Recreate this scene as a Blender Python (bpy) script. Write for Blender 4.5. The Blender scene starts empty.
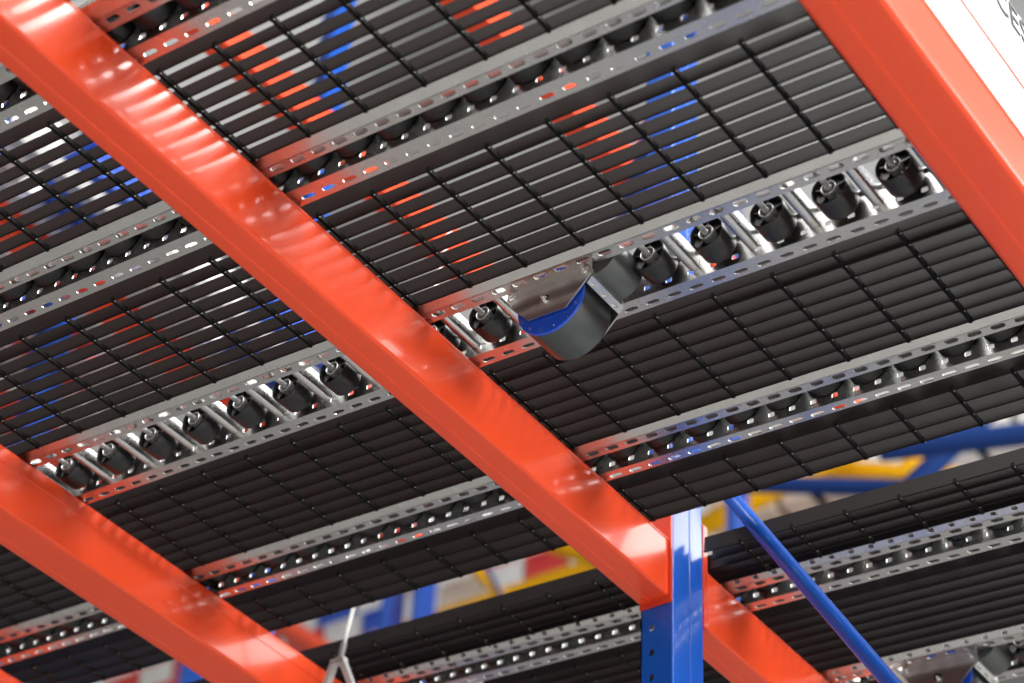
import bpy, bmesh, math, random
from mathutils import Vector, Matrix
random.seed(7)
scene = bpy.context.scene
COL = scene.collection
PI = math.pi
S = 2.0                                  # metres per unit of the measured layout
TILT = math.radians(3.2)                 # the flow lanes slope a little
CT, ST = math.cos(TILT), math.sin(TILT)
CAM = Vector((0, 0, 1.6))

def lane(u, v, w):                       # a point of the sloping lane plane, in world metres
    return CAM + S * Vector((u, v * CT - w * ST, v * ST + w * CT))
def wp(x, y, z):                         # a point of the upright rack frame, in world metres
    return CAM + S * Vector((x, y, z))

# ---------------------------------------------------------------- materials
def mat(name, col, rough=0.4, metal=0.0, coat=0.0, spec=0.5, emit=None, estr=0.0, var=0.0, vscale=20.0, rvar=0.0, bump=0.0, bscale=60.0):
    m = bpy.data.materials.new(name); m.use_nodes = True
    nt = m.node_tree; b = nt.nodes['Principled BSDF']
    b.inputs['Base Color'].default_value = (*col, 1)
    b.inputs['Roughness'].default_value = rough
    b.inputs['Metallic'].default_value = metal
    b.inputs['Coat Weight'].default_value = coat
    b.inputs['Coat Roughness'].default_value = 0.08
    b.inputs['Specular IOR Level'].default_value = spec
    if emit:
        b.inputs['Emission Color'].default_value = (*emit, 1); b.inputs['Emission Strength'].default_value = estr
    if var or rvar or bump:
        tc = nt.nodes.new('ShaderNodeTexCoord')
        n = nt.nodes.new('ShaderNodeTexNoise'); n.inputs['Scale'].default_value = vscale; n.inputs['Detail'].default_value = 4
        nt.links.new(tc.outputs['Object'], n.inputs['Vector'])
        if var:
            r = nt.nodes.new('ShaderNodeMapRange'); r.inputs['From Min'].default_value = .3; r.inputs['From Max'].default_value = .7
            r.inputs['To Min'].default_value = 1 - var; r.inputs['To Max'].default_value = 1 + var
            mx = nt.nodes.new('ShaderNodeVectorMath'); mx.operation = 'SCALE'; mx.inputs[0].default_value = col
            nt.links.new(n.outputs['Fac'], r.inputs['Value']); nt.links.new(r.outputs[0], mx.inputs['Scale'])
            nt.links.new(mx.outputs[0], b.inputs['Base Color'])
        if rvar:
            r = nt.nodes.new('ShaderNodeMapRange'); r.inputs['From Min'].default_value = .3; r.inputs['From Max'].default_value = .7
            r.inputs['To Min'].default_value = max(.02, rough - rvar); r.inputs['To Max'].default_value = rough + rvar
            nt.links.new(n.outputs['Fac'], r.inputs['Value']); nt.links.new(r.outputs[0], b.inputs['Roughness'])
        if bump:
            n2 = nt.nodes.new('ShaderNodeTexNoise'); n2.inputs['Scale'].default_value = bscale; n2.inputs['Detail'].default_value = 3
            nt.links.new(tc.outputs['Object'], n2.inputs['Vector'])
            bp = nt.nodes.new('ShaderNodeBump'); bp.inputs['Strength'].default_value = bump; bp.inputs['Distance'].default_value = .002
            nt.links.new(n2.outputs['Fac'], bp.inputs['Height']); nt.links.new(bp.outputs[0], b.inputs['Normal'])
    return m
ORANGE = mat('orange_paint', (.80, .070, .018), .26, coat=.25, spec=.35, var=.04, vscale=3, bump=.05, bscale=40)
ORANGE_DARK = mat('orange_connector_paint', (.62, .045, .018), .35, coat=.3)
BLUE = mat('blue_paint', (.008, .085, .46), .26, coat=.3, spec=.4, bump=.06, bscale=50)
GALV = mat('galvanised_steel', (.60, .60, .59), .27, 1.0, var=.05, vscale=14, rvar=.02)
ZINC = mat('bright_zinc', (.78, .79, .78), .2, 1.0)
SLAT = mat('black_plastic', (.0055, .0045, .0045), .40, spec=.26, var=.15, vscale=6, rvar=.06)
TIE = mat('black_tie_plastic', (.003, .003, .003), .6, spec=.12)
CLIP = mat('grey_clip', (.35, .35, .35), .4)
ZPAINT = mat('dull_zinc', (.62, .63, .62), .4, .35)
PLATE = mat('rolled_zinc_plate', (.52, .50, .48), .42, 1.0, var=.05, vscale=10)
WHEEL = mat('black_wheel', (.008, .008, .009), .28, spec=.5)
HUB = mat('grey_bearing_ring', (.55, .55, .55), .3, .7)
DRUM = mat('dark_brake_drum', (.10, .11, .11), .30, .75, var=.15, vscale=12)
BLUEPL = mat('blue_plastic_flange', (.01, .08, .62), .3, coat=.3)
WHITE = mat('white_panel', (.9, .9, .89), .45)
REDLINE = mat('red_line', (.75, .06, .03), .4)
INK = mat('black_ink', (.02, .02, .025), .5)
GREYPRINT = mat('grey_print', (.55, .57, .6), .5)
YELLOW = mat('yellow_paint', (.85, .43, .002), .7, spec=.2)
BLUEFAR = mat('matte_blue_paint', (.012, .045, .20), .7, spec=.2)
CRW = mat('white_crate_plastic', (.85, .84, .82), .4)
CRR = mat('red_crate_plastic', (.75, .06, .05), .4)
CRB = mat('blue_crate_plastic', (.03, .10, .55), .4)
CARD = mat('beige_cardboard', (.66, .54, .45), .7, var=.15, vscale=5)
CONC = mat('light_concrete', (.36, .355, .345), .4, var=.06, vscale=2)
LAMP = mat('lamp_glow', (1, 1, 1), .5, emit=(1, .98, .94), estr=5)

# ---------------------------------------------------------------- mesh helpers
def link(name, bm, m, parent=None, loc=None, rot=None, smooth=None):
    me = bpy.data.meshes.new(name)
    bmesh.ops.recalc_face_normals(bm, faces=bm.faces[:])
    bm.to_mesh(me); bm.free()
    for mm in (m if isinstance(m, (list, tuple)) else [m]): me.materials.append(mm)
    if smooth is not None:
        for p in me.polygons: p.use_smooth = True
        me.set_sharp_from_angle(angle=math.radians(smooth))
    o = bpy.data.objects.new(name, me); COL.objects.link(o)
    if parent: o.parent = parent
    if loc is not None: o.location = loc
    if rot is not None: o.rotation_euler = rot
    return o
def empty(name, loc, label, cat, group=None, rot=(0, 0, 0)):
    o = bpy.data.objects.new(name, None); COL.objects.link(o)
    o.location = loc; o.rotation_euler = rot; o.empty_display_size = .05
    tag(o, label, cat, group); return o
def tag(o, label=None, cat=None, group=None, kind=None):
    if label: o['label'] = label
    if cat: o['category'] = cat
    if group: o['group'] = group
    if cat == 'rack beam' and not kind: kind = 'thing'
    if kind: o['kind'] = kind
    return o
def box(bm, a, b, mi=0):
    x0, y0, z0 = a; x1, y1, z1 = b
    v = [bm.verts.new(p) for p in ((x0,y0,z0),(x1,y0,z0),(x1,y1,z0),(x0,y1,z0),(x0,y0,z1),(x1,y0,z1),(x1,y1,z1),(x0,y1,z1))]
    for f in ((0,1,2,3),(4,5,6,7),(0,1,5,4),(1,2,6,5),(2,3,7,6),(3,0,4,7)):
        bm.faces.new([v[i] for i in f]).material_index = mi
def prism(bm, pts, axis, a, b, mi=0):
    """extrude a closed 2D outline along an axis; pts are the other two coordinates in xyz order"""
    def P(p, t):
        if axis == 0: return (t, p[0], p[1])
        if axis == 1: return (p[0], t, p[1])
        return (p[0], p[1], t)
    A = [bm.verts.new(P(p, a)) for p in pts]; B = [bm.verts.new(P(p, b)) for p in pts]
    n = len(pts)
    for i in range(n): bm.faces.new([A[i], A[(i+1) % n], B[(i+1) % n], B[i]]).material_index = mi
    bm.faces.new(A).material_index = mi; bm.faces.new(B[::-1]).material_index = mi
def tube(bm, p0, p1, r, n=14, r1=None, mi=0, caps=True):
    p0, p1 = Vector(p0), Vector(p1); d = (p1 - p0).normalized()
    a = d.orthogonal().normalized(); b = d.cross(a); r1 = r if r1 is None else r1
    A = [bm.verts.new(p0 + (a * math.cos(2*PI*i/n) + b * math.sin(2*PI*i/n)) * r) for i in range(n)]
    B = [bm.verts.new(p1 + (a * math.cos(2*PI*i/n) + b * math.sin(2*PI*i/n)) * r1) for i in range(n)]
    for i in range(n): bm.faces.new([A[i], A[(i+1) % n], B[(i+1) % n], B[i]]).material_index = mi
    if caps: bm.faces.new(A[::-1]).material_index = mi; bm.faces.new(B).material_index = mi
def lathe_x(bm, prof, n=32, c=(0, 0), mi=0):
    """revolve (x, r) profile around the x axis through y,z = c"""
    rings = []
    for x, r in prof:
        if r < 1e-6: rings.append([bm.verts.new((x, c[0], c[1]))])
        else: rings.append([bm.verts.new((x, c[0] + r*math.cos(2*PI*i/n), c[1] + r*math.sin(2*PI*i/n))) for i in range(n)])
    for A, B in zip(rings, rings[1:]):
        for i in range(n):
            j = (i+1) % n
            if len(A) == 1 and len(B) == 1: continue
            if len(A) == 1: f = bm.faces.new([A[0], B[j], B[i]])
            elif len(B) == 1: f = bm.faces.new([A[i], A[j], B[0]])
            else: f = bm.faces.new([A[i], A[j], B[j], B[i]])
            f.material_index = mi
def perforated(bm, a0, a1, b0, pitch, count, hc, hl, hw, t0, t1, place, rnd=True):
    """a strip a0..a1 wide made of `count` cells along b, each with one hole (centre hc across, size hl along, hw across);
    t0,t1 are the two faces; place(a,b,t) -> xyz"""
    cw, cl = a1 - a0, pitch
    corners = [math.atan2(sb * cl/2, sa) for sa in (a0-hc, a1-hc) for sb in (-1, 1)]
    angs = sorted(set([round(x, 6) for x in corners] + [round(-PI + 2*PI*(i+.5)/16, 6) for i in range(16)]))
    def inner(th):
        c, s = math.cos(th), math.sin(th)
        if rnd:                                  # stadium: straight along b
            r = hw/2; L = hl/2 - r
            # intersection with stadium
            t = r / abs(c) if abs(c) > 1e-9 else 1e9
            if abs(t*s) <= L: return c*t, s*t
            k = L * (1 if s > 0 else -1)
            B = -s*k; C_ = k*k - r*r
            t = -B + math.sqrt(max(0, B*B - C_)); return c*t, s*t
        ta = (hw/2)/abs(c) if abs(c) > 1e-9 else 1e9; tb = (hl/2)/abs(s) if abs(s) > 1e-9 else 1e9
        t = min(ta, tb); return c*t, s*t
    def outer(th):
        c, s = math.cos(th), math.sin(th)
        da = (a1-hc) if c > 0 else (hc-a0)
        ta = da/abs(c) if abs(c) > 1e-9 else 1e9; tb = (cl/2)/abs(s) if abs(s) > 1e-9 else 1e9
        t = min(ta, tb); return c*t, s*t
    I = [inner(x) for x in angs]; O = [outer(x) for x in angs]; n = len(angs)
    for k in range(count):
        bc = b0 + pitch*(k+.5)
        R = {}
        for nm, L in (('i', I), ('o', O)):
            for t in (t0, t1): R[nm, t] = [bm.verts.new(place(hc+a, bc+b, t)) for a, b in L]
        for i in range(n):
            j = (i+1) % n
            for t in (t0, t1): bm.faces.new([R['i', t][i], R['i', t][j], R['o', t][j], R['o', t][i]])
            bm.faces.new([R['i', t0][i], R['i', t0][j], R['i', t1][j], R['i', t1][i]])
            oa, ob = O[i], O[j]
            if abs(oa[0]-ob[0]) < 1e-9: bm.faces.new([R['o', t0][i], R['o', t0][j], R['o', t1][j], R['o', t1][i]])
    return bm

# ---------------------------------------------------------------- camera
Mx = [[0.57476944, 0.53193407, 0.621841], [-0.81325613, 0.28694125, 0.50624025], [0.0908546, -0.79668743, 0.5975237]]
def g(c): return Vector((c[0], c[1]*CT - c[2]*ST, c[1]*ST + c[2]*CT))
ax, ay, az = (g([Mx[r][c] for r in range(3)]) for c in range(3))
cam = bpy.data.cameras.new('camera'); co = bpy.data.objects.new('camera', cam); COL.objects.link(co)
R = Matrix((ax, -ay, -az)).transposed().to_4x4()
co.matrix_world = Matrix.Translation(CAM) @ R
cam.sensor_width = 36; cam.lens = 2188.812 / 1024 * 36
cam.clip_start = .05; cam.clip_end = 200
cam.dof.use_dof = True; cam.dof.focus_distance = 3.35; cam.dof.aperture_fstop = 3.2
scene.camera = co

# ---------------------------------------------------------------- lane tracks
V0, PITCH, NC = .4347, .0188, 88        # slots along the lane
TR = (TILT, 0, 0)
def rail_mesh(kind, uw, uf, flange):
    """side rail: upright web with square holes and a bottom flange with slots. local metres, origin at (u,v,w)=(uw,0,1)"""
    bm = bmesh.new(); th = .0010
    hgt = .0235
    s = S
    L_ = (V0+PITCH*NC)*s
    if kind == 'out':
        perforated(bm, 0, hgt*s, V0*s, PITCH*s, NC, .00725*s, .0052*s, .0046*s, 0, -th*s, lambda a, b, t: (t, b, a), rnd=False)
        box(bm, (-.004*s, V0*s, hgt*s), (0, L_, (hgt+th)*s))
    else:
        # folded shoulder rising outwards from the flange, then an upright wall
        du, dw = -.0092*s, .0056*s; ln = math.hypot(du, dw)
        nx, nz = dw/ln, -du/ln
        def pl(a, b, t): return (du*a/ln + nx*t, b, dw*a/ln + nz*t)
        if kind == 'in': perforated(bm, 0, ln, V0*s, PITCH*s, NC, ln*.36, .0052*s, .0044*s, 0, th*s, pl, rnd=False)
        else: prism(bm, [(0, 0), (du, dw), (du+nx*th*s, dw+nz*th*s), (nx*th*s, nz*th*s)], 1, V0*s, L_)
        box(bm, (0, V0*s, 0), (th*s, L_, hgt*s)); box(bm, (0, V0*s, hgt*s), (.004*s, L_, (hgt+th)*s))
    fw = (uf - uw)*s
    lo, hi = min(0, fw), max(0, fw)
    perforated(bm, lo, hi, V0*s, PITCH*s, NC, fw*(.60 if kind == 'out' else .42), .0118*s, (.0050 if kind != 'out' else .0042)*s, 0, th*s, lambda a, b, t: (a, b, t))
    return bm
def wheel_parts(width, R_=.0142):
    """roller wheel around the x axis, open face towards -x, metres"""
    s = S; r = R_*s; w = width*s
    bm = bmesh.new()
    prof = [(.006*s, 0), (.006*s, r-.0017*s), (.0006*s, r-.0013*s), (0, r-.0009*s), (.0004*s, r-.0004*s), (.0012*s, r), (w-.0012*s, r), (w, r-.0008*s), (w, 0)]
    lathe_x(bm, prof, 36)
    for k in range(5):
        a = 2*PI*k/5 + .3; c, sn = math.cos(a), math.sin(a); h = .0005*s
        pts = [(c*.005*s - sn*h, sn*.005*s + c*h), (c*.0121*s - sn*h, sn*.0121*s + c*h), (c*.0121*s + sn*h, sn*.0121*s - c*h), (c*.005*s + sn*h, sn*.005*s - c*h)]
        prism(bm, pts, 0, .0025*s, .007*s)
    return bm
def hub_bm():
    bm = bmesh.new(); s = S
    lathe_x(bm, [(.006*s, .0060*s), (-.0004*s, .0060*s), (-.0007*s, .0056*s), (-.0004*s, .0051*s), (.003*s, .0049*s), (.006*s, .0049*s), (.006*s, .0060*s)], 28)
    return bm
def axle_bm(x0, x1):
    bm = bmesh.new(); s = S
    tube(bm, (x0*s, 0, 0), (x1*s, 0, 0), .0021*s, 14)
    tube(bm, (-.0012*s, 0, 0), (.0022*s, 0, 0), .0026*s, 6)      # nut in the hub
    return bm
ROLLER_V0 = .1138
def track(label, uweb, ufl, uright, uout, wide, roller_from, roller_to, skip=None, holes=False, group='roller tracks under the black decks'):
    t = empty('roller_track', lane(uweb, 0, 1), label, 'roller track', group, TR)
    s = S
    link('side_rail', rail_mesh('in' if holes else 'plain', uweb, ufl, True), GALV, t)
    link('side_rail', rail_mesh('out', uright, uout, True), GALV, t, loc=((uright-uweb)*s, 0, 0))
    gap = uright - uweb
    bm = bmesh.new(); e = ufl - uweb + (.003 if wide else .0015)
    prism(bm, [((e-.0005)*s, .0035*s), ((e+.0010)*s, .0135*s), ((e+.0014)*s, .0135*s), ((e-.0001)*s, .0035*s)], 1, V0*s, (V0+PITCH*NC)*s); link('inner_strip', bm, GALV, t)
    ua = .0358 if wide else .0125; pit = .0497 if wide else .0376
    wd = .0205 if wide else gap - .0140
    wc = .015 if wide else .0255
    first = None
    n = int((2.05 - ROLLER_V0)/pit)
    for k in range(n):
        v = ROLLER_V0 + pit*k
        if v < roller_from or v > roller_to: continue
        if skip and skip[0] < v < skip[1]: continue
        if first is None:
            r = link('roller', wheel_parts(wd, .0142 if wide else .0178), WHEEL, t, smooth=35)
            h = link('hub', hub_bm(), HUB, r, smooth=40)
            a = link('axle', axle_bm(-ua + .001, gap - ua - .0015), HUB, r, smooth=40)
            first = (r, h, a)
        else:
            r = first[0].copy(); COL.objects.link(r); r.parent = t
            for q in first[1:]:
                c = q.copy(); COL.objects.link(c); c.parent = r
        r.location = (ua*s, v*s, wc*s)
    # cross spacers between the rollers
    fs = None
    for k in range(n):
        v = ROLLER_V0 + .0497*(k+.5)
        if not wide or v < roller_from or v > roller_to or (skip and skip[0] < v < skip[1]): continue
        if fs is None:
            bm = bmesh.new(); h = .0042; pts = []
            for i in range(9):
                a = PI + PI*i/8; pts.append((h*math.cos(a), .0105 + h*.8*math.sin(a)))
            pts += [(h, .021), (h-.0009, .021)] + [((h-.0009)*math.cos(PI + PI*i/8), .0108 + (h-.0009)*.8*math.sin(PI + PI*i/8)) for i in range(8, -1, -1)] + [(-h+.0009, .021), (-h, .021)]
            # remove duplicate order: outline is outer arc then back along inner arc
            prism(bm, [(p[0]*s, p[1]*s) for p in pts], 0, .0012*s, (gap-.0012)*s)
            fs = link('spacer', bm, GALV, t, smooth=40); q = fs
        else:
            q = fs.copy(); COL.objects.link(q); q.parent = t
        q.location = (0, v*s, 0)
    return t
track('galvanised roller track with narrow rails, uppermost, behind the top of the long orange beam', .6229, .6348, .6555, .6700, False, .45, 1.6)
track('galvanised roller track with narrow rails, second one down from the upper edge', .7915, .8012, .8210, .8365, False, .45, 1.8)
track('wide galvanised roller track with open black wheels, holding the brake roller in mid photo', .9805, .9920, 1.0430, 1.0562, True, .45, 2.0, (.735, .82))
track('galvanised roller track just before the open gap with the blue post', 1.1925, 1.2026, 1.2262, 1.2365, False, .45, 2.05)
track('galvanised roller track just beyond the open gap, passing behind the blue post', 1.4300, 1.4400, 1.4615, 1.4740, False, .45, 2.0, holes=True)
track('wide galvanised roller track at the lower edge, partly behind the blue diagonal brace', 1.6115, 1.6235, 1.6715, 1.6845, True, .45, 1.3, (.735, .82), holes=True)

# ---------------------------------------------------------------- black decks
SH = .0153
def deck(label, us, v0, v1, ties, clips=True, group='black slatted decks between the tracks', h=SH, h0=None, v1b=None):
    t = empty('deck_panel', lane(us[0], v0, 1), label, 'deck panel', group, TR)
    s = S; bm = bmesh.new(); u0 = us[0]
    for u in us:
        # slightly tapered, rounded-bottom slat
        a = (u-u0)*s; th = .0009*s
        hh = h0 if (h0 and u == us[0]) else h
        pts = [(a, 0), (a+th*.6, -.0003*s), (a+th, .0004*s), (a+th, hh*s), (a-.0001*s, hh*s), (a-.0002*s, .0006*s)]
        prism(bm, pts, 1, 0, ((v1b if (v1b and u > 1.386) else v1)-v0)*s)
    link('slats', bm, SLAT, t)
    proto = None
    for v in ties:
        if not (v0 < v < v1): continue
        if proto is None:
            bm = bmesh.new()
            box(bm, (0, -.0014*s, -.0002*s), ((us[-1]-u0+.0009)*s, .0014*s, .0034*s))
            for u in us:
                a = (u-u0)*s
                box(bm, (a-.0008*s, -.0015*s, -.0007*s), (a+.0013*s, .0015*s, .0036*s))
                if clips: box(bm, (a+.0004*s, -.0023*s, -.0005*s), (a+.0013*s, -.0015*s, .0004*s), 1)
            proto = q = link('cross_tie', bm, [TIE, CLIP], t)
        else:
            q = proto.copy(); COL.objects.link(q); q.parent = t
        q.location = (0, (v-v0)*s, 0)
    return t
def fr(a, b, p=.01486): 
    n = int(round((b-a)/p)); return [a + (b-a)*i/n for i in range(n+1)]
BAYS = [ # v0, v1, tie phase, pitch, clips, words
    (.130, .440, .53411-.05024*9, .05024, 'beyond the big orange beam at the upper right corner'),
    (.444, .916, .53411-.05024*3, .05024, 'between the long orange beam and the big beam at upper right'),
    (.922, 1.340, .98991-.05024, .05024, 'between the long orange beam and the lower left beam'),
    (1.345, 1.640, 1.4853-.0495*3, .0495, 'in the bay below the lower left orange beam'),
    (1.645, 2.000, 1.665, .05, 'in the last bay at the lower left corner')]
U = {0: ([.5263+.01486*i for i in range(6)], 'black slatted deck panel above the uppermost roller track,'),
     1: (fr(.6813, .7808), 'black slatted deck panel with open slits between the two uppermost tracks,'),
     2: (fr(.8512, .9701), 'black slatted deck panel with coloured slits above the wide central track,'),
     3: (fr(1.0670, 1.1818), 'black slatted deck panel without open slits below the wide central track,'),
     4: ([1.2530, 1.2705, 1.2875, 1.3045], 'narrow black slatted deck panel along the open gap,'),
     5: ([1.3685, 1.3820, 1.3955, 1.4090, 1.4190], 'black slatted deck panel on the far side of the open gap,'),
     6: (fr(1.4895, 1.5975), 'black slatted deck panel between the two lowest tracks,')}
SEEN = {0: (1, 2), 1: (1, 2), 2: (1, 2), 3: (1, 2, 3), 4: (1, 2, 3, 4), 5: (1, 2, 3), 6: (1, 2)}
BAYWORDS = {1: 'right of the long orange beam', 2: 'left of the long orange beam', 3: 'below the lower left beam', 4: 'in the lower left corner'}
ROWWORDS = {0: 'black slatted deck panel above the uppermost track', 1: 'black open-slit deck panel between the two uppermost tracks',
            2: 'black deck panel with coloured slits above the wide track', 3: 'black closed deck panel below the wide track',
            4: 'narrow black deck panel before the open gap', 5: 'black deck panel on the far side of the gap',
            6: 'black deck panel between the two lowest tracks'}
for k, bays in SEEN.items():
    for b in bays:
        v0, v1, ph, p, words = BAYS[b]
        ties = [ph + p*i for i in range(20)]
        if k == 6 and b == 1: ties = []
        if k == 5 and b == 1: ties = [x + .0035 for x in ties]; v1 = .875
        if k == 6: v1 = min(v1, 1.2)
        deck(ROWWORDS[k] + ', ' + BAYWORDS[b], U[k][0], v0, v1, ties, h=.0134 if k < 3 else SH, h0=.0195 if 0 < k < 4 else None, v1b=.916 if (k == 5 and b == 1) else None)

# ---------------------------------------------------------------- orange beams
def arc(cy, cz, r, a0, a1, n=6): return [(cy + r*math.cos(a0+(a1-a0)*i/n), cz + r*math.sin(a0+(a1-a0)*i/n)) for i in range(n+1)]
def beam_bm(x0, x1, y0, y1, z0, z1, lip=.0048, seam=.6, r=.0028, rt=.0040):
    s = S; ym = y0 + (y1-y0)*seam; st = .0006; bm = bmesh.new()
    pts = []
    pts += arc(y0+r, z0+r, r, 1.5*PI, PI)                                 # near bottom corner
    pts += [(y0, z1-lip-.0004), (y0-.0006, z1-lip)]
    pts += arc(y0-.0006+rt, z1-rt, rt, PI, .5*PI)                          # near top corner
    pts += arc(y1-r, z1-r, r, .5*PI, 0)
    pts += arc(y1-r, z0+r-st, r, 0, -.5*PI)
    pts += [(ym+.0003, z0-st), (ym, z0-st*.5), (ym-.0001, z0)]
    prism(bm, [(p[0]*s, p[1]*s) for p in pts], 0, x0*s, x1*s)
    return bm
def beam(label, x0, x1, y0, y1, z0, z1, connectors=(), **kw):
    t = empty('rack_beam', wp((x0+x1)/2, y0, z0), label, 'rack beam', 'orange rack beams')
    xm = (x0+x1)/2
    o = link('beam_body', beam_bm(x0-xm, x1-xm, 0, y1-y0, 0, z1-z0, **kw), ORANGE, t, smooth=28)
    for (xa, xb, ya, yb, za, zb) in connectors:
        bm = bmesh.new(); s = S
        box(bm, ((xa-xm)*s, (ya-y0)*s, (za-z0)*s), ((xb-xm)*s, (yb-y0)*s, (zb-z0)*s))
        bmesh.ops.bevel(bm, geom=bm.edges[:], offset=.0012, segments=2, affect='EDGES')
        link('end_connector', bm, ORANGE_DARK, t, smooth=40)
    return t
beam('long glossy orange beam crossing the photo from the top left to the blue post', -.9, 1.3314, .831, .861, .9885, 1.0478,
     connectors=[(1.3314, 1.3342, .8282, .8600, .9822, 1.090)])
beam('orange beam section on the far side of the blue post', 1.3925, 2.6, .831, .861, .9885, 1.0478,
     connectors=[(1.3845, 1.3925, .8282, .8600, .984, 1.090)])
beam('blurred orange beam nearest the camera, big at the upper right corner', -.6, 2.4, .3604, .4036, .9656, 1.0240, r=.0040, lip=.006)
beam('slightly blurred orange beam across the lower left corner', -.6, 2.6, 1.2563, 1.2995, 1.0145, 1.0712, lip=.0165, seam=.75, r=.003)
beam('orange beam of which only a corner shows at the lower left edge', -.6, 2.6, 1.5550, 1.5990, 1.0280, 1.0870, lip=.0165)

# ---------------------------------------------------------------- blue upright frame
def upright(label, x0, x1, y0, y1, ztop, face_holes=True):
    t = empty('rack_upright', wp((x0+x1)/2, (y0+y1)/2, -.8), label, 'rack upright', 'blue upright posts')
    s = S; W = (x1-x0)*s; D = (y1-y0)*s; H = (ztop+.8)*s; th = .0022
    bm = bmesh.new()
    p = .0237*s; n = int(H/p)
    off = (((.9637+.8)*s) % p) - p/2
    # holed side faces
    hole_y = (.849-.828)*s
    rc = .0035
    perforated(bm, rc, D, off, p, n, hole_y, .0066*s, .0052*s, -W/2, -W/2+th, lambda a, b, t_: (t_, a-D/2, b))
    perforated(bm, rc, D, off, p, n, hole_y, .0066*s, .0052*s, W/2-th, W/2, lambda a, b, t_: (t_, a-D/2, b))
    # front face with a shallow centre step, back lips
    xm = .055*W
    prof = arc(-W/2+rc, -D/2+rc, rc, PI, 1.5*PI, 5) + [(xm-.0024, -D/2)] + arc(xm, -D/2, .0016, PI, 2*PI, 6) + [(xm+.0024, -D/2)] + arc(W/2-rc, -D/2+rc, rc, 1.5*PI, 2*PI, 5)
    prof += [(W/2-th, -D/2+rc), (W/2-rc, -D/2+th), (-W/2+rc, -D/2+th), (-W/2+th, -D/2+rc)]
    prism(bm, prof, 2, off, off+n*p)
    box(bm, (-W/2, D/2-th, off), (-W/2+.02, D/2, off+n*p)); box(bm, (W/2-.02, D/2-th, off), (W/2, D/2, off+n*p))
    link('post_body', bm, BLUE, t, smooth=32)
    bm = bmesh.new(); box(bm, (-W*.8, -D, 0), (W*.8, D, .008)); link('base_plate', bm, BLUE, t)
    return t
upright('blue steel post with punched holes between the two orange beam ends', 1.3344, 1.3838, .8282, .8597, 1.7)
upright('blue steel post at the aisle end of the same frame, outside the picture', 1.3344, 1.3838, .30, .3315, 1.7)
b = empty('diagonal_brace', wp(1.338, .4, .4670), 'round blue diagonal brace beside the blue post, crossing in front of the lowest tracks', 'brace', 'blue frame braces')
bm = bmesh.new()
d = Vector((0, .134, .217)); base = Vector((1.338, .770, 1.067))
pa = base - d*2.6; pb = base + d*.42
O = Vector((1.338, .4, .4670))
tube(bm, (pa-O)*S, (pb-O)*S, .0068*S, 24); link('brace_tube', bm, BLUE, b, smooth=40)
bm = bmesh.new(); e = (pb-O)*S
box(bm, (-.002, e.y-.02, e.z-.03), (.006, e.y+.03, e.z+.03)); link('end_tab', bm, BLUE, b)

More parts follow.
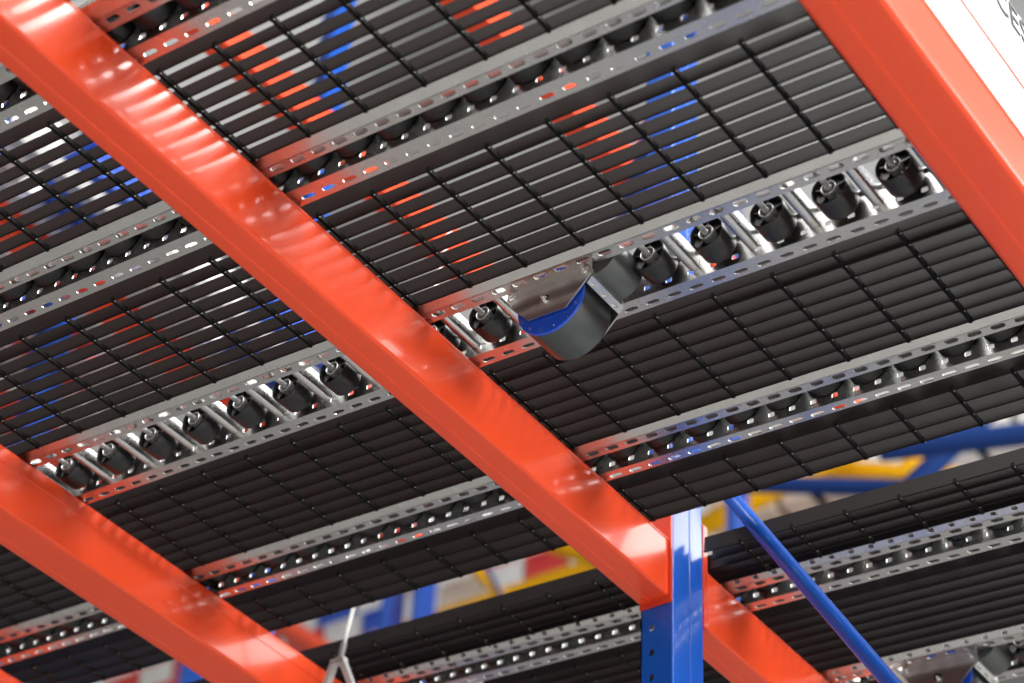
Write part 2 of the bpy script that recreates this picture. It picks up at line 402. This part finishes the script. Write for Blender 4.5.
# ---------------------------------------------------------------- brake rollers
def brake(label, du, dv):
    U0, V0_, W0 = .992, .7795, .980
    t = empty('brake_roller', lane(U0+du, V0_+dv, W0), label, 'brake roller', 'brake rollers hanging from the wide tracks', TR)
    s = S
    def pl(pts): return [((v-V0_)*s, (w-W0)*s) for v, w in pts]
    outline = [(.8165, 1.0015), (.8165, .9935), (.8075, .9800), (.7935, .9662), (.7605, .9662), (.7415, .9888), (.7415, 1.0015)]
    for k, uo in enumerate((0, .0410)):
        bm = bmesh.new(); n = 0; th = .0012*s
        # folded plate: upper strip stands out, lower part set back by a rounded fold
        sec = [(1.0015, -.0002), (.9935, -.0002), (.9912, -.0006), (.9890, -.0016), (.9870, -.0020), (.9662, -.0020)]
        def vr(w):      # outline limits at height w
            pts = outline; lo = hi = None
            left = [(.8165, 1.0015), (.8165, .9935), (.8075, .9800), (.7935, .9662)]; right = [(.7415, 1.0015), (.7415, .9888), (.7605, .9662)]
            def f(L):
                for a, b_ in zip(L, L[1:]):
                    if b_[1] - 1e-9 <= w <= a[1] + 1e-9: 
                        q = 0 if a[1] == b_[1] else (a[1]-w)/(a[1]-b_[1]); return a[0] + (b_[0]-a[0])*q
            return f(left), f(right)
        ws = sorted(set([x[0] for x in sec] + [.9888, .9800, .9750, .9700]), reverse=True)
        rows = []
        for w in ws:
            for a, b_ in zip(sec, sec[1:]):
                if b_[0] - 1e-9 <= w <= a[0] + 1e-9:
                    q = (a[0]-w)/(a[0]-b_[0]); uu = a[1] + (b_[1]-a[1])*q
            if k: uu = -uu
            l, r_ = vr(w)
            rows.append([[bm.verts.new(((uo+uu)*s + tt, (vv-V0_)*s, (w-W0)*s)) for vv in (l, r_)] for tt in (0, th)])
        for A, B in zip(rows, rows[1:]):
            for tt in (0, 1): bm.faces.new([A[tt][0], A[tt][1], B[tt][1], B[tt][0]])
            for c in (0, 1): bm.faces.new([A[0][c], B[0][c], B[1][c], A[1][c]])
        for A in (rows[0], rows[-1]): bm.faces.new([A[0][0], A[0][1], A[1][1], A[1][0]])
        link('side_plate', bm, PLATE, t, smooth=30)
    # drum
    cv, cw, r = (.7770-V0_)*s, (.9805-W0)*s, .0288*s
    bm = bmesh.new(); lathe_x(bm, [(.0032*s, 0), (.0032*s, r-.001), (.0045*s, r), (.0378*s, r), (.0388*s, r-.0012), (.0388*s, 0)], 64, (cv, cw))
    link('drum', bm, DRUM, t, smooth=30)
    bm = bmesh.new(); lathe_x(bm, [(.0012*s, .004*s), (.0010*s, .0265*s), (.0012*s, r+.0004), (.0030*s, r+.0010), (.0034*s, r), (.0034*s, .004*s)], 64, (cv, cw))
    for i in range(14):
        a = 2*PI*i/14; tube(bm, (.0012*s, cv+.0262*s*math.cos(a), cw+.0262*s*math.sin(a)), (.0002*s, cv+.0262*s*math.cos(a), cw+.0262*s*math.sin(a)), .0008*s, 10, mi=1)
    link('end_flange', bm, [BLUEPL, ZINC], t, smooth=30)
    bm = bmesh.new(); cy, cz, r2 = (.7420-V0_)*s, (1.0115-W0)*s, .0195*s
    lathe_x(bm, [(.0035*s, 0), (.0035*s, r2-.001), (.0045*s, r2), (.0378*s, r2), (.0388*s, r2-.0012), (.0388*s, 0)], 48, (cy, cz))
    link('upper_drum', bm, DRUM, t, smooth=30)
    # strap between the plates
    bm = bmesh.new()
    a = ((.7415-V0_)*s, (.9888-W0)*s); b_ = ((.7475-V0_)*s, (.9817-W0)*s)
    prism(bm, [(a[0], a[1]), (a[0]-.0009*s, a[1]-.0006*s), (a[0]-.0009*s, a[1]+.006*s), (a[0]+.0002*s, a[1]+.006*s)], 0, 0, .042*s)
    prism(bm, [(a[0]-.0012*s, a[1]-.0002*s), (a[0]-.0012*s+.0042*s, a[1]-.0050*s), (a[0]+.0042*s, a[1]-.0040*s), (a[0], a[1]+.0008*s)], 0, 0, .042*s)
    for x in (.006, .021, .034): tube(bm, (x*s, a[0]+.002*s, a[1]-.0030*s), (x*s, a[0]-.0008*s, a[1]-.0052*s), .0011*s, 10)
    link('cross_strap', bm, ZINC, t, smooth=40)
    # bolts
    for (v, w, sz) in ((.7795, .9803, 1.25), (.8115, .9955, 1.0), (.7470, .9960, 1.0)):
        bm = bmesh.new(); y, z = (v-V0_)*s, (w-W0)*s
        uo = -.0020 if w < .99 else -.0002
        tube(bm, (uo*s, y, z), ((uo-.0005)*s, y, z), .0032*s*sz, 20)
        tube(bm, ((uo-.0005)*s, y, z), ((uo-.0028)*s, y, z), .0022*s*sz, 6)
        tube(bm, ((uo-.0028)*s, y, z), ((uo-.0048)*s, y, z), .0011*s*sz, 10)
        link('bolt', bm, ZINC, t, smooth=40)
    bm = bmesh.new(); tube(bm, (-.001*s, cv, cw), (.043*s, cv, cw), .003*s, 16); link('axle', bm, ZINC, t, smooth=40)
    return t
brake('galvanised brake roller with blue flange and dark drum hanging from the central track', 0, 0)
brake('second brake roller with blue flange, cut off by the lower picture edge', .6315, .0)

# ---------------------------------------------------------------- tie rod with fork
rod = empty('tie_rod', wp(1.338, 1.199, 1.010), 'thin zinc tie rod with a forked end hanging through the gap', 'tie rod')
O = Vector((1.338, 1.199, 1.010))
bm = bmesh.new(); tube(bm, (Vector((1.338, 1.1935, 1.050))-O)*S, (Vector((1.338, 1.105, 1.545))-O)*S, .0021*S, 12); link('rod', bm, ZPAINT, rod, smooth=40)
bm = bmesh.new()
tube(bm, (Vector((1.338, 1.1960, 1.036))-O)*S, (Vector((1.338, 1.1925, 1.056))-O)*S, .0030*S, 16)
tube(bm, (Vector((1.338, 1.1963, 1.034))-O)*S, (Vector((1.338, 1.1952, 1.040))-O)*S, .0046*S, 6); link('nut', bm, HUB, rod, smooth=30)
bm = bmesh.new(); s = S
for pts in ([(.001, .027), (.006, .027), (.012, .008), (.011, -.040), (.0060, -.040), (.0065, .007)],
            [(-.004, .027), (-.010, .027), (-.0235, -.002), (-.0225, -.045), (-.0170, -.045), (-.0175, -.002)],
            [(-.010, .030), (.006, .030), (.006, .025), (-.010, .025)]):
    prism(bm, [(p[0]*s, p[1]*s) for p in pts], 0, -.0035*s, .0035*s)
link('fork', bm, ZPAINT, rod)

# ---------------------------------------------------------------- white sign board on the near beam
sb = empty('label_board', wp(1.05, .3640, 1.0290), 'bright white board with a thin red line and black lettering above the nearest orange beam', 'board')
s = S
bm = bmesh.new(); box(bm, (-.6*s, 0, 0), (.6*s, .004*s, .142*s)); bmesh.ops.bevel(bm, geom=bm.edges[:], offset=.001, segments=2, affect='EDGES'); link('board', bm, WHITE, sb)
bm = bmesh.new(); box(bm, (-.6*s, -.0006*s, .0570*s), (.6*s, 0, .0605*s)); tag(link('red_stripe', bm, REDLINE, sb), 'thin red line')
bm = bmesh.new(); box(bm, (-.10*s, -.0005*s, .1120*s), (.5*s, 0, .1405*s)); link('printed_band', bm, GREYPRINT, sb)
fc = bpy.data.curves.new('lettering', 'FONT'); fc.body = '4CES7U94'; fc.size = .034*s; fc.extrude = .0006; fc.space_character = 1.05
fo = bpy.data.objects.new('tmp_text', fc); COL.objects.link(fo)
bpy.context.view_layer.update()
me = bpy.data.meshes.new_from_object(fo.evaluated_get(bpy.context.evaluated_depsgraph_get()))
COL.objects.unlink(fo); bpy.data.objects.remove(fo)
me.materials.clear(); me.materials.append(INK)
lo = bpy.data.objects.new('lettering', me); COL.objects.link(lo); lo.parent = sb
lo.location = (-.062*s, -.0010*s, .1145*s); lo.rotation_euler = (PI/2, 0, 0)

# ---------------------------------------------------------------- upper rack level and the hall beyond
def far_beam(label, x0, x1, y, z, h=.06, d_=.03, m=ORANGE, group='orange beams of the rack level above'):
    return tag(link('upper_beam', (lambda bm: (prism(bm, [(0, 0), (d_*s, 0), (d_*s, h*s), (d_*.35*s, h*s), (d_*.35*s, h*.8*s), (0, h*.8*s)], 0, 0, (x1-x0)*s), bm)[1])(bmesh.new()), m, loc=wp(x0, y, z)), label, 'rack beam', group)
for y, z in ((1.325, 1.80), (1.055, 1.80), (1.62, 1.90), (1.95, 1.98), (2.35, 2.05)):
    far_beam('orange beam of the rack level above, glimpsed in bits through the deck slits', .2, 1.26*(z*CT - y*ST), y, z)
def strut(name, label, cat, p0, p1, r, m, group):
    bm = bmesh.new(); O = Vector(p0)
    tube(bm, (0, 0, 0), (Vector(p1)-O)*S, r*S, 12)
    return tag(link(name, bm, m, loc=wp(*p0), smooth=40), label, cat, group)
strut('upper_brace', 'blue diagonal brace above the decks, glimpsed through the slits', 'brace', (1.18, .63, 1.8), (1.70, 1.13, 1.8), .016, BLUE, 'blue braces above the decks')
for i, (x, y) in enumerate(((1.15, 1.70), (1.32, 2.0), (1.75, 2.25), (2.04, 2.0), (1.85, 2.70))):
    bm = bmesh.new(); zb = (1.045 + y*ST)/CT; box(bm, (-.025*s, -.016*s, 0), (.025*s, .016*s, 2.1*s))
    for z in range(42): box(bm, (-.028*s, -.006*s, (.02+.05*z)*s), (-.025*s, .006*s, (.035+.05*z)*s), 1)
    tag(link('upper_post', bm, [BLUE, INK], loc=wp(x, y, zb)), 'blue post of the rack level above, seen in patches through the slits', 'rack upright', 'blue posts of the level above')
def crate_bm():
    bm = bmesh.new(); a, b_, h = .16, .11, .12
    prism(bm, [(-a*.94, -b_*.94), (a*.94, -b_*.94), (a*.94, b_*.94), (-a*.94, b_*.94)], 2, 0, h)
    box(bm, (-a, -b_, h*.86), (a, b_, h)); box(bm, (-a*.97, -b_*.97, h*.55), (a*.97, b_*.97, h*.6))
    for x in (-.7, -.25, .25, .7): box(bm, (a*x-.004, -b_*.99, 0), (a*x+.004, b_*.99, h*.86))
    for x in (-1, 1): box(bm, (a*x*.95-.006, -b_*.35, h*.62), (a*x*.95+.006, b_*.35, h*.78))
    return bm
cr = {}
def crate(kind, m, x, y, z, sc=1.0, lab='{} plastic crate out of focus, stored on the rack beyond the decks', where='b'):
    if (kind) not in cr:
        o = link('plastic_crate', crate_bm(), m); cr[kind] = o
    else:
        o = cr[kind].copy(); COL.objects.link(o)
    o.location = wp(x, y, z); o.scale = (sc, sc, sc)
    tag(o, lab.format(kind), 'crate', kind + ' crates on the racks beyond')
    return o
cols = [('red', CRR), ('white', CRW), ('blue', CRB)]
for i in range(26):
    k, m = cols[(i*7 + i//3) % 3]
    crate(k, m, 1.10 + .19*(i % 6), 1.85 + .24*(i//6) + .03*(i % 2), 2.02 + .14*(i//6), 1.0)

for r_ in range(5):
    for dy in (-.04, .045):
        yy, zz = 1.85 + .24*r_ + dy, 2.02 + .14*r_ - .031
        far_beam('thin grey shelf beam under the crates above the decks, glimpsed through the slits', 1.0, 1.26*(zz*CT - yy*ST), yy, zz, .03, .02, m=HUB, group='crate shelf beams above the decks')

# far rack seen through the gap, about 8 m away
X = 4.0
def far_post(y, m=BLUE, w=.03, lab='blurred blue upright of the far rack seen through the gap'):
    bm = bmesh.new(); box(bm, (-.04*s, -w/2*s, 0), (.04*s, w/2*s, 5.0*s)); box(bm, (-.07*s, -w*s, 0), (.07*s, w*s, .01*s))
    return tag(link('far_upright', bm, m, loc=wp(X, y, -.8)), lab, 'rack upright', 'uprights of the far rack')
for y in (3.40, 3.29): far_post(y, w=.020)
far_post(2.29, w=.022); far_post(4.15, w=.03)
def far_bar(y0, z0, y1, z1, m, r, nm, dx=0.0, ext=.35):
    q = (X+dx)/X; a = Vector((X+dx, y0*q, z0*q)); b_ = Vector((X+dx, y1*q, z1*q)); d = (b_-a)*ext
    strut('far_brace', f'blurred {nm} bar of the far rack seen through the gap', 'brace', a-d, b_+d, r, m, f'{nm} bars of the far rack')
far_bar(3.82, 3.30, 3.62, 3.14, ORANGE, .030, 'orange', -.10)
far_bar(3.12, 3.26, 2.98, 3.08, YELLOW, .016, 'yellow', -.22)
far_bar(3.09, 3.26, 2.99, 3.08, BLUEFAR, .007, 'blue', -.30)
far_bar(2.86, 3.26, 2.62, 3.10, YELLOW, .034, 'yellow', -.10)
far_bar(2.46, 3.13, 2.06, 3.20, YELLOW, .028, 'yellow', .12)
far_bar(2.12, 3.22, 1.76, 3.06, YELLOW, .030, 'yellow', .22)
far_bar(1.96, 3.02, 1.62, 3.22, YELLOW, .026, 'yellow', .34)
far_bar(2.20, 3.20, 1.92, 3.09, BLUEFAR, .022, 'blue', -.14)
far_bar(1.86, 3.02, 1.62, 3.18, BLUEFAR, .026, 'blue', -.22)
far_bar(1.76, 3.155, 1.42, 3.07, BLUEFAR, .026, 'blue', -.34)
pal = ['red', 'white', 'beige', 'white', 'red', 'white', 'red', 'white', 'blue', 'white']
pm = {'red': CRR, 'white': CRW, 'beige': CARD, 'blue': CRB}
for r_ in range(3):
    for i in range(14):
        k = pal[(i*3 + r_*7) % 10]
        crate(k, pm[k], X+.40, 2.80 + .15*i + .03*r_, 3.40 + .0785*r_, 1.3)
for dx in (.30, .50):
    tag(link('shelf_beam', (lambda bm: (box(bm, (0, -1.2*s, 0), (.03*s, 1.3*s, .05*s)), bm)[1])(bmesh.new()), YELLOW, loc=wp(X+dx, 3.8, 3.35)),
        'yellow beam of the far rack that carries the coloured crates', 'rack beam', 'beams of the far rack')
for i in range(5):
    bm = bmesh.new(); box(bm, (-.4, -.22, 0), (.4, .22, .62)); box(bm, (-.401, -.03, .0), (.401, .03, .621), 1)
    tag(link('cardboard_box', bm, [CARD if i > 2 else CRW, CRW], loc=wp(X+1.0, 1.72 + .255*i, 3.75)), 'blurred pale carton on the far rack behind the yellow bars', 'carton', 'cartons on the far rack')
tag(link('shelf_beam', (lambda bm: (box(bm, (0, -.8*s, 0), (.03*s, .8*s, .04*s)), bm)[1])(bmesh.new()), ORANGE, loc=wp(X+1.0, 2.2, 3.71)),
    'orange beam of the far rack under the pale cartons', 'rack beam')

# floor, ceiling lamps
fl = link('floor', (lambda bm: (box(bm, (-30, -30, -.2), (40, 40, 0)), bm)[1])(bmesh.new()), CONC); tag(fl, kind='structure')
for i in range(4):
    for j in range(5):
        l = empty('ceiling_lamp', (-4 + 7*i, -6 + 6*j, 11), 'long fluorescent lamp under the hall roof above the racks', 'lamp', 'hall ceiling lamps')
        bm = bmesh.new(); box(bm, (-.15, -1.5, .06), (.15, 1.5, .14)); link('housing', bm, WHITE, l)
        bm = bmesh.new(); box(bm, (-.11, -1.45, 0), (.11, 1.45, .06)); link('diffuser', bm, LAMP, l)

# ---------------------------------------------------------------- hall light
w = bpy.data.worlds.new('hall'); scene.world = w; w.use_nodes = True
nt = w.node_tree; bg = nt.nodes['Background']
tc = nt.nodes.new('ShaderNodeTexCoord'); n = nt.nodes.new('ShaderNodeTexNoise'); n.inputs['Scale'].default_value = 5; n.inputs['Detail'].default_value = 2
cr_ = nt.nodes.new('ShaderNodeValToRGB')
cr_.color_ramp.elements[0].position = .38; cr_.color_ramp.elements[0].color = (.14, .14, .136, 1)
cr_.color_ramp.elements[1].position = .62; cr_.color_ramp.elements[1].color = (.80, .79, .765, 1)
nt.links.new(tc.outputs['Generated'], n.inputs['Vector']); nt.links.new(n.outputs['Fac'], cr_.inputs['Fac']); nt.links.new(cr_.outputs['Color'], bg.inputs['Color'])
bg.inputs['Strength'].default_value = 1.0
# added area lights that stand in for the unseen hall lighting
def area(name, loc, target, size, sy, power, col=(1, .98, .95)):
    l = bpy.data.lights.new(name, 'AREA'); l.shape = 'RECTANGLE'; l.size = size; l.size_y = sy; l.energy = power; l.color = col
    o = bpy.data.objects.new(name, l); COL.objects.link(o); o.location = loc
    o.rotation_euler = (Vector(target)-Vector(loc)).to_track_quat('-Z', 'Y').to_euler()
area('aisle_fill', (1, -11, 3.2), (2.5, 2, 3.4), 12, 4, 2300)  # invented source, added to brighten the aisle-facing sides of the beams
area('hall_fill', (-5, 0, 9), (-5, 0, 0), 6, 6, 1900)  # broad unseen lights, added for the floor and its bounce
area('hall_fill', (2, -5, 9), (2, -5, 0), 6, 6, 1900)
area('hall_fill', (12, -5, 9), (10, -3, 0), 6, 6, 1350)

area('hall_fill', (5, -3, 9), (9, 6, 8), 3, 3, 700)  # added only to brighten the far rack
vs = scene.view_settings
vs.view_transform = 'Standard'; vs.look = 'None'; vs.gamma = 1; vs.use_curve_mapping = False; vs.exposure = -0.62
